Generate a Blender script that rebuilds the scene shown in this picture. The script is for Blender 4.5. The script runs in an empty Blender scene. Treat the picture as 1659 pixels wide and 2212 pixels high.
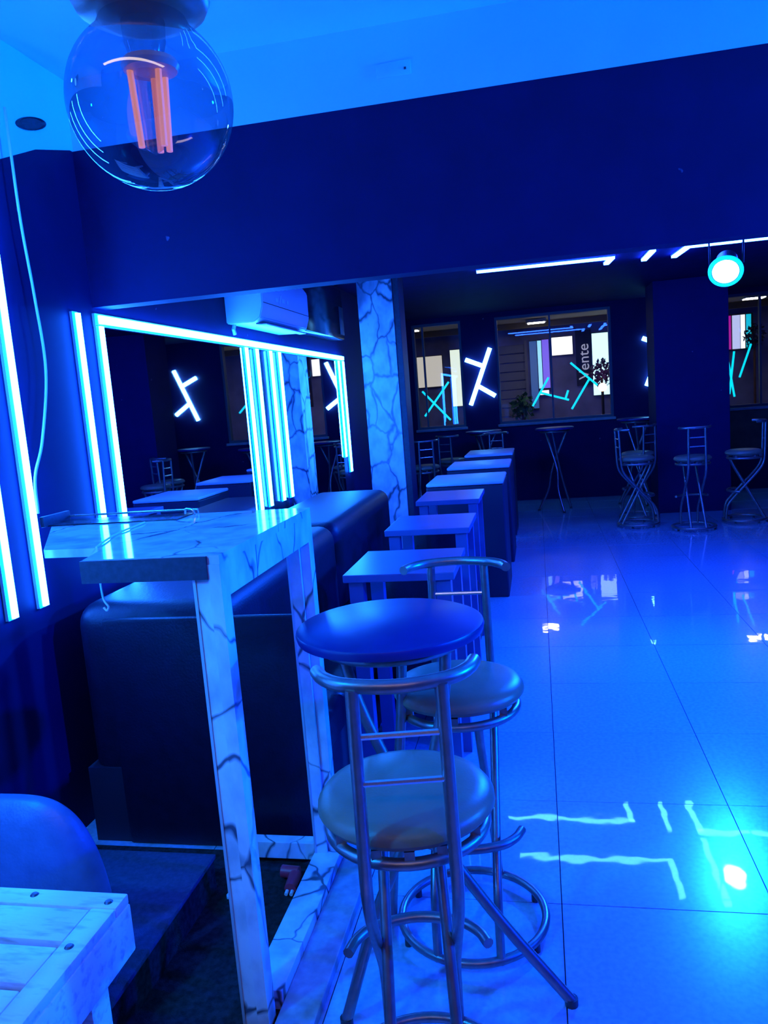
import bpy, bmesh, math, random
from mathutils import Vector, Matrix
random.seed(7)
S = bpy.context.scene
COL = S.collection
PI = math.pi

# ------------------------------------------------------------------ camera
FPX, PITCH, YAW, ROLL, EYE = 1684.5, math.radians(-8.0566), math.radians(-11.583), math.radians(-4.4862), 1.55
_f = Vector((math.sin(YAW)*math.cos(PITCH), math.cos(YAW)*math.cos(PITCH), math.sin(PITCH)))
_r0 = Vector((math.cos(YAW), -math.sin(YAW), 0)); _u0 = _r0.cross(_f)
_r = _r0*math.cos(ROLL) + _u0*math.sin(ROLL); _u = -_r0*math.sin(ROLL) + _u0*math.cos(ROLL)
cd = bpy.data.cameras.new('camera'); cam = bpy.data.objects.new('camera', cd); COL.objects.link(cam)
cd.sensor_fit = 'HORIZONTAL'; cd.sensor_width = 36.0; cd.lens = 36.0*FPX/1659.0; cd.clip_start = 0.02
cam.matrix_world = Matrix(((_r.x, _u.x, -_f.x, 0), (_r.y, _u.y, -_f.y, 0), (_r.z, _u.z, -_f.z, EYE), (0, 0, 0, 1)))
S.camera = cam

# ------------------------------------------------------------------ world, exposure
w = bpy.data.worlds.new('night'); S.world = w; w.use_nodes = True
w.node_tree.nodes['Background'].inputs[0].default_value = (0.01, 0.02, 0.10, 1)
w.node_tree.nodes['Background'].inputs[1].default_value = 0.12
vs = S.view_settings
vs.view_transform = 'Standard'; vs.look = 'None'; vs.exposure = 0.0; vs.gamma = 1.0; vs.use_curve_mapping = False

# light levels of the LED fixtures
STRIP = (0.0, 10.0, 85.0)       # wall strips, tinted sides
STRIP_CORE = (1.25, 13.0, 85.0) # their white middle line
CEIL_LED = (1.3, 7.0, 110.0)    # ceiling frames
GLYPH = (1.6, 7.0, 16.0)       # neon figures on the far panels
CYAN_REFL = (0.0, 0.80, 1.05)  # neon reflections on the panes, built as dim glowing tubes

# ------------------------------------------------------------------ materials
def nt(name):
    m = bpy.data.materials.new(name); m.use_nodes = True
    return m, m.node_tree.nodes, m.node_tree.links, m.node_tree.nodes['Principled BSDF']
def mat(name, col, rough=0.5, metal=0.0, spec=0.5, var=0.0, vscale=8.0, bump=0.0, bscale=40.0, coat=0.0):
    m, N, L, b = nt(name)
    b.inputs['Base Color'].default_value = (*col, 1); b.inputs['Roughness'].default_value = rough
    b.inputs['Metallic'].default_value = metal; b.inputs['Specular IOR Level'].default_value = spec
    b.inputs['Coat Weight'].default_value = coat; b.inputs['Coat Roughness'].default_value = 0.08
    tc = N.new('ShaderNodeTexCoord')
    if var > 0:
        n = N.new('ShaderNodeTexNoise'); n.inputs['Scale'].default_value = vscale; n.inputs['Detail'].default_value = 5
        r = N.new('ShaderNodeValToRGB')
        r.color_ramp.elements[0].position = 0.3; r.color_ramp.elements[1].position = 0.7
        r.color_ramp.elements[0].color = (*[c*(1-var) for c in col], 1); r.color_ramp.elements[1].color = (*[min(1, c*(1+var)) for c in col], 1)
        L.new(tc.outputs['Object'], n.inputs['Vector']); L.new(n.outputs['Fac'], r.inputs[0]); L.new(r.outputs[0], b.inputs['Base Color'])
    if bump > 0:
        n2 = N.new('ShaderNodeTexNoise'); n2.inputs['Scale'].default_value = bscale; n2.inputs['Detail'].default_value = 4
        bp = N.new('ShaderNodeBump'); bp.inputs['Strength'].default_value = bump; bp.inputs['Distance'].default_value = 0.01
        L.new(tc.outputs['Object'], n2.inputs['Vector']); L.new(n2.outputs['Fac'], bp.inputs['Height']); L.new(bp.outputs[0], b.inputs['Normal'])
    return m
def emis(name, rgb, strength=1.0):
    m, N, L, b = nt(name)
    b.inputs['Base Color'].default_value = (0.6, 0.6, 0.6, 1)
    mx = max(rgb); b.inputs['Emission Color'].default_value = (*[c/mx for c in rgb], 1); b.inputs['Emission Strength'].default_value = mx*strength
    return m
def marble(name, base=(0.72, 0.74, 0.78), vein=(0.10, 0.11, 0.15), scale=6.5, rough=0.18, width=0.035):
    m, N, L, b = nt(name)
    tc = N.new('ShaderNodeTexCoord'); mp = N.new('ShaderNodeMapping'); mp.inputs['Scale'].default_value = (1, 1, 0.62); mp.inputs['Rotation'].default_value = (0.5, 0.3, 0.2)
    n = N.new('ShaderNodeTexNoise'); n.inputs['Scale'].default_value = 4.5; n.inputs['Detail'].default_value = 3
    mixv = N.new('ShaderNodeMix'); mixv.data_type = 'VECTOR'; mixv.inputs['Factor'].default_value = 0.17
    v = N.new('ShaderNodeTexVoronoi'); v.feature = 'DISTANCE_TO_EDGE'; v.inputs['Scale'].default_value = scale
    n2 = N.new('ShaderNodeTexNoise'); n2.inputs['Scale'].default_value = 7; n2.inputs['Detail'].default_value = 3
    mul = N.new('ShaderNodeMath'); mul.operation = 'MULTIPLY_ADD'; mul.inputs[1].default_value = -0.10; mul.inputs[2].default_value = 0.052
    add = N.new('ShaderNodeMath'); add.operation = 'ADD'
    r = N.new('ShaderNodeValToRGB'); e = r.color_ramp.elements
    e[0].position = 0.004; e[0].color = (*vein, 1); e[1].position = width; e[1].color = (*base, 1)
    n3 = N.new('ShaderNodeTexNoise'); n3.inputs['Scale'].default_value = 11; n3.inputs['Detail'].default_value = 6
    r3 = N.new('ShaderNodeValToRGB'); r3.color_ramp.elements[0].position = 0.33; r3.color_ramp.elements[0].color = (0.62, 0.64, 0.68, 1); r3.color_ramp.elements[1].position = 0.58
    mm = N.new('ShaderNodeMix'); mm.data_type = 'RGBA'; mm.blend_type = 'MULTIPLY'; mm.inputs['Factor'].default_value = 1
    L.new(tc.outputs['Object'], mp.inputs['Vector']); L.new(mp.outputs[0], n.inputs['Vector'])
    L.new(mp.outputs[0], mixv.inputs[4]); L.new(n.outputs['Color'], mixv.inputs[5]); L.new(mixv.outputs[1], v.inputs['Vector'])
    L.new(mp.outputs[0], n2.inputs['Vector']); L.new(n2.outputs['Fac'], mul.inputs[0])
    L.new(v.outputs['Distance'], add.inputs[0]); L.new(mul.outputs[0], add.inputs[1]); L.new(add.outputs[0], r.inputs[0])
    L.new(mp.outputs[0], n3.inputs['Vector']); L.new(n3.outputs['Fac'], r3.inputs[0])
    L.new(r.outputs[0], mm.inputs[6]); L.new(r3.outputs[0], mm.inputs[7]); L.new(mm.outputs[2], b.inputs['Base Color'])
    b.inputs['Roughness'].default_value = rough
    return m
def glassy(name, tint=(1, 1, 1), refl=0.06, rough=0.0, edge=0.5):
    """thin clear glass: transparent, with a mirror layer that grows to grazing angles"""
    m = bpy.data.materials.new(name); m.use_nodes = True; N = m.node_tree.nodes; L = m.node_tree.links; N.clear()
    o = N.new('ShaderNodeOutputMaterial'); t = N.new('ShaderNodeBsdfTransparent'); t.inputs[0].default_value = (*tint, 1)
    g = N.new('ShaderNodeBsdfGlossy'); g.inputs['Roughness'].default_value = rough
    lw = N.new('ShaderNodeLayerWeight'); lw.inputs['Blend'].default_value = 0.25
    mr = N.new('ShaderNodeMapRange'); mr.inputs['To Min'].default_value = refl; mr.inputs['To Max'].default_value = edge
    mx = N.new('ShaderNodeMixShader')
    L.new(lw.outputs['Facing'], mr.inputs['Value']); L.new(mr.outputs[0], mx.inputs[0]); L.new(t.outputs[0], mx.inputs[1]); L.new(g.outputs[0], mx.inputs[2]); L.new(mx.outputs[0], o.inputs[0])
    return m
def worn_wood(name):
    m, N, L, b = nt(name)
    tc = N.new('ShaderNodeTexCoord'); mp = N.new('ShaderNodeMapping'); mp.inputs['Scale'].default_value = (3, 14, 14)
    n = N.new('ShaderNodeTexNoise'); n.inputs['Scale'].default_value = 4; n.inputs['Detail'].default_value = 8
    n2 = N.new('ShaderNodeTexNoise'); n2.inputs['Scale'].default_value = 9; n2.inputs['Detail'].default_value = 3
    r = N.new('ShaderNodeValToRGB'); e = r.color_ramp.elements
    e[0].position = 0.30; e[0].color = (0.45, 0.42, 0.38, 1); e[1].position = 0.48; e[1].color = (0.76, 0.75, 0.74, 1)
    r2 = N.new('ShaderNodeValToRGB'); r2.color_ramp.elements[0].position = 0.70; r2.color_ramp.elements[1].position = 0.74
    mm = N.new('ShaderNodeMix'); mm.data_type = 'RGBA'; mm.inputs[7].default_value = (0.42, 0.27, 0.14, 1)
    L.new(tc.outputs['Object'], mp.inputs[0]); L.new(mp.outputs[0], n.inputs['Vector']); L.new(n.outputs['Fac'], r.inputs[0])
    L.new(tc.outputs['Object'], n2.inputs['Vector']); L.new(n2.outputs['Fac'], r2.inputs[0]); L.new(r2.outputs[0], mm.inputs[0])
    L.new(r.outputs[0], mm.inputs[6]); L.new(mm.outputs[2], b.inputs['Base Color'])
    bp = N.new('ShaderNodeBump'); bp.inputs['Strength'].default_value = 0.35; bp.inputs['Distance'].default_value = 0.004
    L.new(n.outputs['Fac'], bp.inputs['Height']); L.new(bp.outputs[0], b.inputs['Normal']); b.inputs['Roughness'].default_value = 0.42
    return m
def tile_mat(name):
    m, N, L, b = nt(name)
    tc = N.new('ShaderNodeTexCoord'); geo = N.new('ShaderNodeNewGeometry')
    n = N.new('ShaderNodeTexNoise'); n.inputs['Scale'].default_value = 60; n.inputs['Detail'].default_value = 4
    r = N.new('ShaderNodeValToRGB'); e = r.color_ramp.elements
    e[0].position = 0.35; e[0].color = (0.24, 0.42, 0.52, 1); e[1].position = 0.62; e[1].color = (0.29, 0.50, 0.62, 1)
    n2 = N.new('ShaderNodeTexNoise'); n2.inputs['Scale'].default_value = 9; n2.inputs['Detail'].default_value = 1
    bp = N.new('ShaderNodeBump'); bp.inputs['Strength'].default_value = 0.14; bp.inputs['Distance'].default_value = 0.0025
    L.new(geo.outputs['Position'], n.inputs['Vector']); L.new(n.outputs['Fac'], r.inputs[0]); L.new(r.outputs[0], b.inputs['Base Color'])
    L.new(geo.outputs['Position'], n2.inputs['Vector']); L.new(n2.outputs['Fac'], bp.inputs['Height']); L.new(bp.outputs[0], b.inputs['Normal'])
    b.inputs['Roughness'].default_value = 0.24; b.inputs['Specular IOR Level'].default_value = 0.5
    b.inputs['Coat Weight'].default_value = 1.0; b.inputs['Coat Roughness'].default_value = 0.025; b.inputs['Coat IOR'].default_value = 1.55; L.new(bp.outputs[0], b.inputs['Coat Normal'])
    return m
def black_wall(name, col=(0.006, 0.005, 0.052), rough=0.6):
    """matt black paint with a few pale chips"""
    m, N, L, b = nt(name)
    tc = N.new('ShaderNodeTexCoord')
    n = N.new('ShaderNodeTexNoise'); n.inputs['Scale'].default_value = 5; n.inputs['Detail'].default_value = 6
    r = N.new('ShaderNodeValToRGB'); r.color_ramp.elements[0].color = (*[c*0.75 for c in col], 1); r.color_ramp.elements[1].color = (*[c*1.3 for c in col], 1)
    v = N.new('ShaderNodeTexNoise'); v.inputs['Scale'].default_value = 13; v.inputs['Detail'].default_value = 3
    r2 = N.new('ShaderNodeValToRGB'); r2.color_ramp.elements[0].position = 0.765; r2.color_ramp.elements[1].position = 0.785
    mm = N.new('ShaderNodeMix'); mm.data_type = 'RGBA'; mm.inputs[7].default_value = (0.08, 0.08, 0.17, 1)
    L.new(tc.outputs['Object'], n.inputs['Vector']); L.new(n.outputs['Fac'], r.inputs[0]); L.new(tc.outputs['Object'], v.inputs['Vector']); L.new(v.outputs['Fac'], r2.inputs[0])
    L.new(r2.outputs[0], mm.inputs[0]); L.new(r.outputs[0], mm.inputs[6]); L.new(mm.outputs[2], b.inputs['Base Color'])
    b.inputs['Roughness'].default_value = rough; b.inputs['Specular IOR Level'].default_value = 0.15
    return m

M = dict(
    black=black_wall('black_paint'), gloss_black=mat('gloss_black_panel', (0.02, 0.02, 0.025), 0.16, var=0.2),
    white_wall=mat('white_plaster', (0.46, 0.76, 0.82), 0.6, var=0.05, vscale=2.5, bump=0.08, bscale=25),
    far_ceil=mat('dark_ceiling_paint', (0.007, 0.007, 0.05), 0.8, spec=0.08, var=0.15),
    tile=tile_mat('polished_tile'), grout=mat('dark_grout', (0.05, 0.05, 0.06), 0.8),
    carpet=mat('dark_carpet', (0.028, 0.026, 0.026), 0.95, var=0.5, vscale=60, bump=0.5, bscale=300, spec=0.1),
    step_carpet=mat('blue_grey_felt', (0.07, 0.075, 0.13), 0.95, var=0.2, vscale=60, bump=0.4, bscale=300, spec=0.1),
    marble=marble('marble_laminate'), marble_big=marble('marble_cladding', scale=6.0, width=0.07, rough=0.25, vein=(0.09, 0.10, 0.14)),
    marble_top=marble('marble_top_gloss', scale=3.5, rough=0.07, width=0.02, vein=(0.25, 0.27, 0.30)),
    mdf=mat('raw_board', (0.30, 0.29, 0.30), 0.55, var=0.2, vscale=30),
    dark_trim=mat('dark_apron', (0.02, 0.022, 0.045), 0.5, var=0.3, vscale=60),
    leather=mat('black_leather', (0.005, 0.005, 0.022), 0.46, spec=0.3, var=0.2, vscale=20, bump=0.15, bscale=120),
    leather_lounge=mat('dark_blue_leather', (0.06, 0.14, 0.28), 0.36, var=0.15, vscale=20, bump=0.1, bscale=150),
    vinyl=mat('tan_vinyl', (0.24, 0.165, 0.10), 0.38, var=0.12, vscale=12, bump=0.06, bscale=180),
    steel=mat('bronze_steel', (0.34, 0.27, 0.26), 0.36, metal=0.85, var=0.12, vscale=40),
    rung=mat('bright_steel', (0.75, 0.73, 0.72), 0.25, metal=0.9),
    black_top=mat('black_gloss_top', (0.010, 0.012, 0.13), 0.36, var=0.1),
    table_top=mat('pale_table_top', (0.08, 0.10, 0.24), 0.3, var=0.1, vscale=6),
    bench=mat('black_booth_panel', (0.010, 0.011, 0.030), 0.55), bench_top=mat('grey_booth_top', (0.50, 0.53, 0.56), 0.4),
    paint_wood=worn_wood('worn_white_paint'), screw=mat('dark_screw', (0.08, 0.07, 0.09), 0.4, metal=0.7),
    alu=mat('led_channel', (0.55, 0.57, 0.6), 0.45, metal=0.3),
    strip=emis('led_strip_light', STRIP), core=emis('led_core_light', STRIP_CORE), ceil_led=emis('ceiling_led_light', CEIL_LED), glyph=emis('neon_white', GLYPH), cyan=emis('neon_cyan', CYAN_REFL),
    mirror=mat('mirror_glass', (0.80, 0.84, 0.88), 0.015, metal=1.0), pane=glassy('window_glass', (0.93, 0.95, 0.97), 0.03, 0.0, 0.30),
    ac=mat('white_abs_plastic', (0.74, 0.76, 0.78), 0.32), slot=mat('dark_slot', (0.03, 0.03, 0.035), 0.6), sticker=mat('pale_sticker', (0.75, 0.95, 0.9), 0.4), grey_sticker=mat('grey_sticker', (0.72, 0.72, 0.8), 0.4),
    bulb=glassy('smoky_bulb_glass', (0.70, 0.70, 0.78), 0.10, 0.0, 0.60), brass=mat('copper_socket', (0.42, 0.27, 0.21), 0.42, metal=0.6, var=0.2, vscale=30),
    filament=emis('faint_filament', (0.75, 0.24, 0.10)), clear_stem=glassy('glass_stem', (0.88, 0.82, 0.86), 0.06, 0.1, 0.3),
    cord=mat('pale_cord', (0.60, 0.62, 0.64), 0.45), black_plastic=mat('black_plastic', (0.03, 0.03, 0.035), 0.4), red=mat('red_plastic', (0.70, 0.04, 0.08), 0.4),
    frame=mat('window_frame_paint', (0.10, 0.09, 0.09), 0.5), sill=mat('grey_stone_sill', (0.33, 0.30, 0.28), 0.6, var=0.2), brown=mat('brown_panel', (0.16, 0.075, 0.035), 0.6, var=0.25),
)

# ------------------------------------------------------------------ mesh helpers
def box(bm, x0, x1, y0, y1, z0, z1, bev=0.0, seg=2):
    r = bmesh.ops.create_cube(bm, size=1.0); vs_ = r['verts']
    for v in vs_:
        v.co = Vector(((x0+x1)/2 + v.co.x*(x1-x0), (y0+y1)/2 + v.co.y*(y1-y0), (z0+z1)/2 + v.co.z*(z1-z0)))
    if bev > 0:
        es = list({e for v in vs_ for e in v.link_edges})
        bmesh.ops.bevel(bm, geom=es, offset=bev, segments=seg, profile=0.5, affect='EDGES')
def smooth_path(pts, n=6):
    """Catmull-Rom through the points"""
    P = [Vector(p) for p in pts]; out = []
    for i in range(len(P)-1):
        p0 = P[i-1] if i > 0 else P[0]*2-P[1]; p1 = P[i]; p2 = P[i+1]; p3 = P[i+2] if i+2 < len(P) else P[-1]*2-P[-2]
        for k in range(n):
            t = k/n
            out.append(0.5*((2*p1)+(p2-p0)*t+(2*p0-5*p1+4*p2-p3)*t*t+(3*p1-p0-3*p2+p3)*t**3))
    out.append(P[-1]); return out
def tube(bm, pts, r, seg=10, closed=False, caps=True):
    P = [Vector(p) for p in pts]; n = len(P); rings = []
    up = None
    for i, p in enumerate(P):
        if closed: t = (P[(i+1) % n]-P[i-1]).normalized()
        else: t = (P[min(i+1, n-1)]-P[max(i-1, 0)]).normalized()
        if up is None:
            a = Vector((0, 0, 1)) if abs(t.z) < 0.9 else Vector((1, 0, 0)); up = (a - t*a.dot(t)).normalized()
        else: up = (up - t*up.dot(t)).normalized()
        s = t.cross(up); rr = r[i] if isinstance(r, (list, tuple)) else r
        rings.append([bm.verts.new(p + (up*math.cos(2*PI*k/seg) + s*math.sin(2*PI*k/seg))*rr) for k in range(seg)])
    for i in range(n if closed else n-1):
        a, b = rings[i], rings[(i+1) % n]
        for k in range(seg):
            bm.faces.new((a[k], a[(k+1) % seg], b[(k+1) % seg], b[k]))
    if not closed and caps:
        bm.faces.new(rings[0][::-1]); bm.faces.new(rings[-1])
def lathe(bm, prof, c=(0, 0, 0), seg=40, axis=None):
    """revolve (radius, height) profile about z, or about `axis` through c"""
    c = Vector(c); A = Vector(axis).normalized() if axis else Vector((0, 0, 1))
    q = Vector((0, 0, 1)).rotation_difference(A)
    rings = []
    for r, z in prof:
        if r < 1e-5: rings.append([bm.verts.new(c + q @ Vector((0, 0, z)))])
        else: rings.append([bm.verts.new(c + q @ Vector((r*math.cos(2*PI*k/seg), r*math.sin(2*PI*k/seg), z))) for k in range(seg)])
    for a, b in zip(rings, rings[1:]):
        for k in range(seg):
            k2 = (k+1) % seg
            if len(a) == 1 and len(b) > 1: bm.faces.new((a[0], b[k2], b[k]))
            elif len(b) == 1 and len(a) > 1: bm.faces.new((a[k], a[k2], b[0]))
            elif len(a) > 1: bm.faces.new((a[k], a[k2], b[k2], b[k]))
def circle(cx, cy, z, r, n=40): return [(cx+r*math.cos(2*PI*k/n), cy+r*math.sin(2*PI*k/n), z) for k in range(n)]
BASE = {}
def obj(name, bm, m, parent=None, smooth=True):
    bmesh.ops.recalc_face_normals(bm, faces=bm.faces)
    if parent is not None and parent.name in BASE: bmesh.ops.translate(bm, verts=bm.verts, vec=-BASE[parent.name])
    me = bpy.data.meshes.new(name); bm.to_mesh(me); bm.free(); me.materials.append(M[m] if isinstance(m, str) else m)
    if smooth:
        try: me.set_sharp_from_angle(angle=math.radians(38))
        except Exception: pass
        for p in me.polygons: p.use_smooth = True
    o = bpy.data.objects.new(name, me); COL.objects.link(o)
    if parent is not None:
        o.parent = parent
        if parent.name in BASE: BASE[o.name] = BASE[parent.name]
    return o
def mk(fn, *a, **k):
    bm = bmesh.new(); fn(bm, *a, **k); return bm
def tag(o, label, cat, group=None, kind=None):
    if label: o['label'] = label
    if cat: o['category'] = cat
    if group: o['group'] = group
    if kind: o['kind'] = kind
    return o
def thing(name, label, cat, loc=(0, 0, 0), group=None, world=True):
    o = bpy.data.objects.new(name, None); COL.objects.link(o); o.location = loc; o.empty_display_size = 0.05
    BASE[o.name] = Vector(loc) if world else Vector((0, 0, 0))
    return tag(o, label, cat, group)
def struct(name, bm, m, label=None, parent=None):
    o = obj(name, bm, m, parent, smooth=False); o['kind'] = 'structure'
    if label: o['label'] = label
    return o
def dup(root, loc, rotz, label, group=None):
    r = root.copy(); COL.objects.link(r); r.location = loc; r.rotation_euler = (0, 0, rotz); r['label'] = label
    if group: r['group'] = group
    for ch in list(root.children):
        c = ch.copy(); COL.objects.link(c); c.parent = r
        for g in ch.children:
            d = g.copy(); COL.objects.link(d); d.parent = c
    return r

# ------------------------------------------------------------------ the room
XL, XR, YB, YF = -1.80, 4.50, -1.60, 11.20
ZN, ZF, YBK = 2.92, 2.65, 3.06          # near ceiling, far ceiling, bulkhead plane
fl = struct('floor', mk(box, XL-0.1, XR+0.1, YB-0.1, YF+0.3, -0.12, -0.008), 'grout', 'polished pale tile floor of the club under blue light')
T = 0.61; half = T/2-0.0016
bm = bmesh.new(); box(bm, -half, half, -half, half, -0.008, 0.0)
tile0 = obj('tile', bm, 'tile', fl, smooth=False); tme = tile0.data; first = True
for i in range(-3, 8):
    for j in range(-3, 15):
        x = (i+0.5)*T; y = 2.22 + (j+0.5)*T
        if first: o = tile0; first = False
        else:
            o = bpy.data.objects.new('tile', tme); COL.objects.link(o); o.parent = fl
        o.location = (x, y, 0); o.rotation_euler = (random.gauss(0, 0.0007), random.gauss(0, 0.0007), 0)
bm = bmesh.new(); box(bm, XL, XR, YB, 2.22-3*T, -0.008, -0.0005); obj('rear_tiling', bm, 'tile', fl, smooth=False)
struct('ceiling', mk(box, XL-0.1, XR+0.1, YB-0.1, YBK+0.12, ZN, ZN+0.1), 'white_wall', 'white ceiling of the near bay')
c2 = struct('ceiling_far', mk(box, XL-0.1, XR+0.1, YBK+0.10, YF+0.3, ZF, ZF+0.1), 'far_ceil', 'dark ceiling of the far room')
struct('wall_left', mk(box, XL-0.1, XL, YB-0.1, YF+0.3, -0.1, ZF), 'black', 'black left wall behind the light strips')
bm = bmesh.new()
_p = [(YB, 2.10), (1.5, 2.16), (2.0, 2.30), (2.55, 2.478), (2.8, 2.585), (YBK, 2.655), (YBK, ZN), (YB, ZN)]
_a = [bm.verts.new((XL, y, z)) for y, z in _p]; _b = [bm.verts.new((XL+0.004, y, z)) for y, z in _p]
bm.faces.new(_a[::-1]); bm.faces.new(_b)
for k in range(len(_p)): bm.faces.new((_a[k], _a[(k+1) % len(_p)], _b[(k+1) % len(_p)], _b[k]))
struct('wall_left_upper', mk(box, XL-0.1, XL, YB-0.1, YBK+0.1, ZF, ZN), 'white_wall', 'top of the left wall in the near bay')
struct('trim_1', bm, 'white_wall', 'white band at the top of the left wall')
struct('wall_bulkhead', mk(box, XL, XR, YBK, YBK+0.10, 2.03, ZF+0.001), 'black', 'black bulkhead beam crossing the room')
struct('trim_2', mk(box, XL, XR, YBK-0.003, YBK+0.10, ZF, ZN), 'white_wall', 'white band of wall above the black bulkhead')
struct('wall_right', mk(box, XR, XR+0.1, YB-0.1, YF+0.3, -0.1, ZN), 'black', 'black right wall')
struct('wall_back', mk(box, XL-0.1, XR+0.1, YB-0.1, YB, -0.1, ZN), 'black', 'black back wall')
# far wall: piers between three windows
W1, W2, W3 = (-1.70, -1.00), (-0.53, 1.03), (2.48, 3.60)
ZS, ZT = 1.10, 2.58
bm = bmesh.new()
for a, b in ((XL-0.1, W1[0]), (W1[1], W2[0]), (W2[1], W3[0]), (W3[1], XR+0.1)): box(bm, a, b, YF, YF+0.16, ZS, ZT)
box(bm, XL-0.1, XR+0.1, YF, YF+0.16, -0.1, ZS); box(bm, XL-0.1, XR+0.1, YF, YF+0.16, ZT, ZF+0.1)
struct('wall_far', bm, 'black', 'dark far wall with the street windows')
def window(n, x0, x1, mullions, label):
    wf = thing('window_%d' % n, label, None, ((x0+x1)/2, YF+0.08, ZS)); wf['kind'] = 'structure'
    t = 0.035
    bm = bmesh.new()
    box(bm, x0, x0+t, YF+0.02, YF+0.12, ZS, ZT); box(bm, x1-t, x1, YF+0.02, YF+0.12, ZS, ZT); box(bm, x0+t, x1-t, YF+0.02, YF+0.12, ZS, ZS+t); box(bm, x0+t, x1-t, YF+0.02, YF+0.12, ZT-t, ZT)
    obj('window_frame', bm, 'frame', wf, smooth=False)
    xs = [x0+t] + list(mullions) + [x1-t]
    for mx in mullions: obj('mullion', mk(box, mx-0.012, mx+0.012, YF+0.04, YF+0.10, ZS+t, ZT-t), 'frame', wf, smooth=False)
    for a, b in zip(xs, xs[1:]): obj('pane', mk(box, a, b, YF+0.066, YF+0.070, ZS+t, ZT-t), 'pane', wf, smooth=False)
    obj('window_sill', mk(box, x0-0.02, x1+0.02, YF-0.05, YF+0.15, ZS-0.035, ZS, 0.005), 'sill', wf, smooth=False)
window(1, *W1, [-1.55], 'narrow street window beside the marble pillar')
window(2, *W2, [0.22], 'wide street window between two neon panels')
window(3, *W3, [2.92], 'street window at the right behind the dark pillar')
struct('trim_3', mk(box, W3[0]-0.05, W3[1]+0.1, YF-0.02, YF, 0.55, ZS-0.04), 'brown', 'brown wood panel under the right window')
# pillars
struct('wall_pillar', mk(box, 1.34, 2.14, 9.50, 10.10, 0, ZF, 0.004), 'black', 'square black pillar standing in the far room')
mp_ = thing('marble_pillar', 'square marble clad pillar beside the wall mirrors', None, (-1.33, 7.0, 0)); mp_['kind'] = 'structure'
obj('marble_face', mk(box, -1.495, -1.185, 6.86, 6.885, 0, ZF), 'marble_big', mp_, smooth=False)
obj('pillar_core', mk(box, -1.492, -1.18, 6.885, 7.15, 0, ZF), 'marble_big', mp_, smooth=False)
obj('edge_strip', mk(box, -1.183, -1.13, 6.875, 7.15, 0, ZF, 0.003), 'dark_trim', mp_, smooth=False)

# ------------------------------------------------------------------ wall strips and mirrors
def strip_v(y, z0, z1, label, wd=0.030):
    o = thing('led_strip', label, 'light strip', (XL, y, z0), 'light strips on the left wall')
    obj('channel', mk(box, XL, XL+0.012, y-wd*0.62, y+wd*0.62, z0-0.004, z1+0.004), 'alu', o, smooth=False)
    d_ = obj('diffuser', mk(box, XL+0.012, XL+0.021, y-wd/2, y+wd/2, z0, z1, 0.003), 'strip', o)
    obj('core', mk(box, XL+0.020, XL+0.030, y-wd*0.42, y+wd*0.42, z0+0.003, z1-0.003), 'core', d_, smooth=False)
strip_v(2.285, 0.915, 2.46, 'light strip nearest the left edge of the picture, cut by the edge')
strip_v(2.455, 0.912, 2.46, 'light strip the hanging cord touches')
strip_v(2.905, 0.912, 1.995, 'light strip just left of the big mirror frame')
strip_v(3.07, 0.912, 1.955, 'upright light strip at the left end of the mirror frame')
for y, lb in ((4.76, 'first of the four close light strips between the mirrors'), (4.95, 'second of the four close light strips between the mirrors'),
              (5.22, 'third of the four close light strips between the mirrors'), (5.41, 'last of the four close light strips between the mirrors')):
    strip_v(y, 0.912, 1.955, lb, 0.045)
strip_v(7.12, 1.06, 1.955, 'shorter of the two strips at the pillar end of the mirror frame', 0.045)
strip_v(7.29, 0.905, 1.955, 'longer of the two strips at the pillar end of the mirror frame', 0.06)
o = thing('led_strip', 'long level light strip along the top of the mirrors', 'light strip', (XL, 5.2, 1.96), 'light strips on the left wall')
obj('channel', mk(box, XL, XL+0.012, 3.05, 7.33, 1.954, 2.006), 'alu', o, smooth=False)
d_ = obj('diffuser', mk(box, XL+0.012, XL+0.021, 3.055, 7.325, 1.960, 2.000, 0.003), 'strip', o)
obj('core', mk(box, XL+0.020, XL+0.030, 3.06, 7.32, 1.963, 1.997), 'core', d_, smooth=False)
def mirror(y0, y1, label):
    o = thing('wall_mirror', label, 'mirror', (XL, (y0+y1)/2, 0.75))
    obj('backing', mk(box, XL, XL+0.004, y0, y1, 0.75, 1.955), 'black_plastic', o, smooth=False)
    obj('glass', mk(box, XL+0.004, XL+0.009, y0+0.004, y1-0.004, 0.754, 1.95), 'mirror', o, smooth=False)
mirror(3.10, 4.72, 'large wall mirror between the frame corner and the four close strips')
mirror(5.46, 7.08, 'wall mirror beside the marble pillar')
o = tag(obj('wall_panel', mk(box, XL, XL+0.006, 4.79, 5.38, 0.75, 1.95), 'gloss_black'), 'glossy black panel behind the four close strips', 'panel')

# hanging cord
bm = bmesh.new(); tube(bm, smooth_path([(-1.76, 2.592, 2.66), (-1.76, 2.592, 2.525), (-1.76, 2.594, 2.276), (-1.76, 2.615, 2.015), (-1.76, 2.622, 1.758), (-1.76, 2.545, 1.508), (-1.758, 2.472, 1.38), (-1.762, 2.466, 1.25)], 8), 0.005, 8)
tag(obj('hanging_cord', bm, 'cord'), 'thin pale cord hanging down the black wall to a light strip', 'cord')
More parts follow.
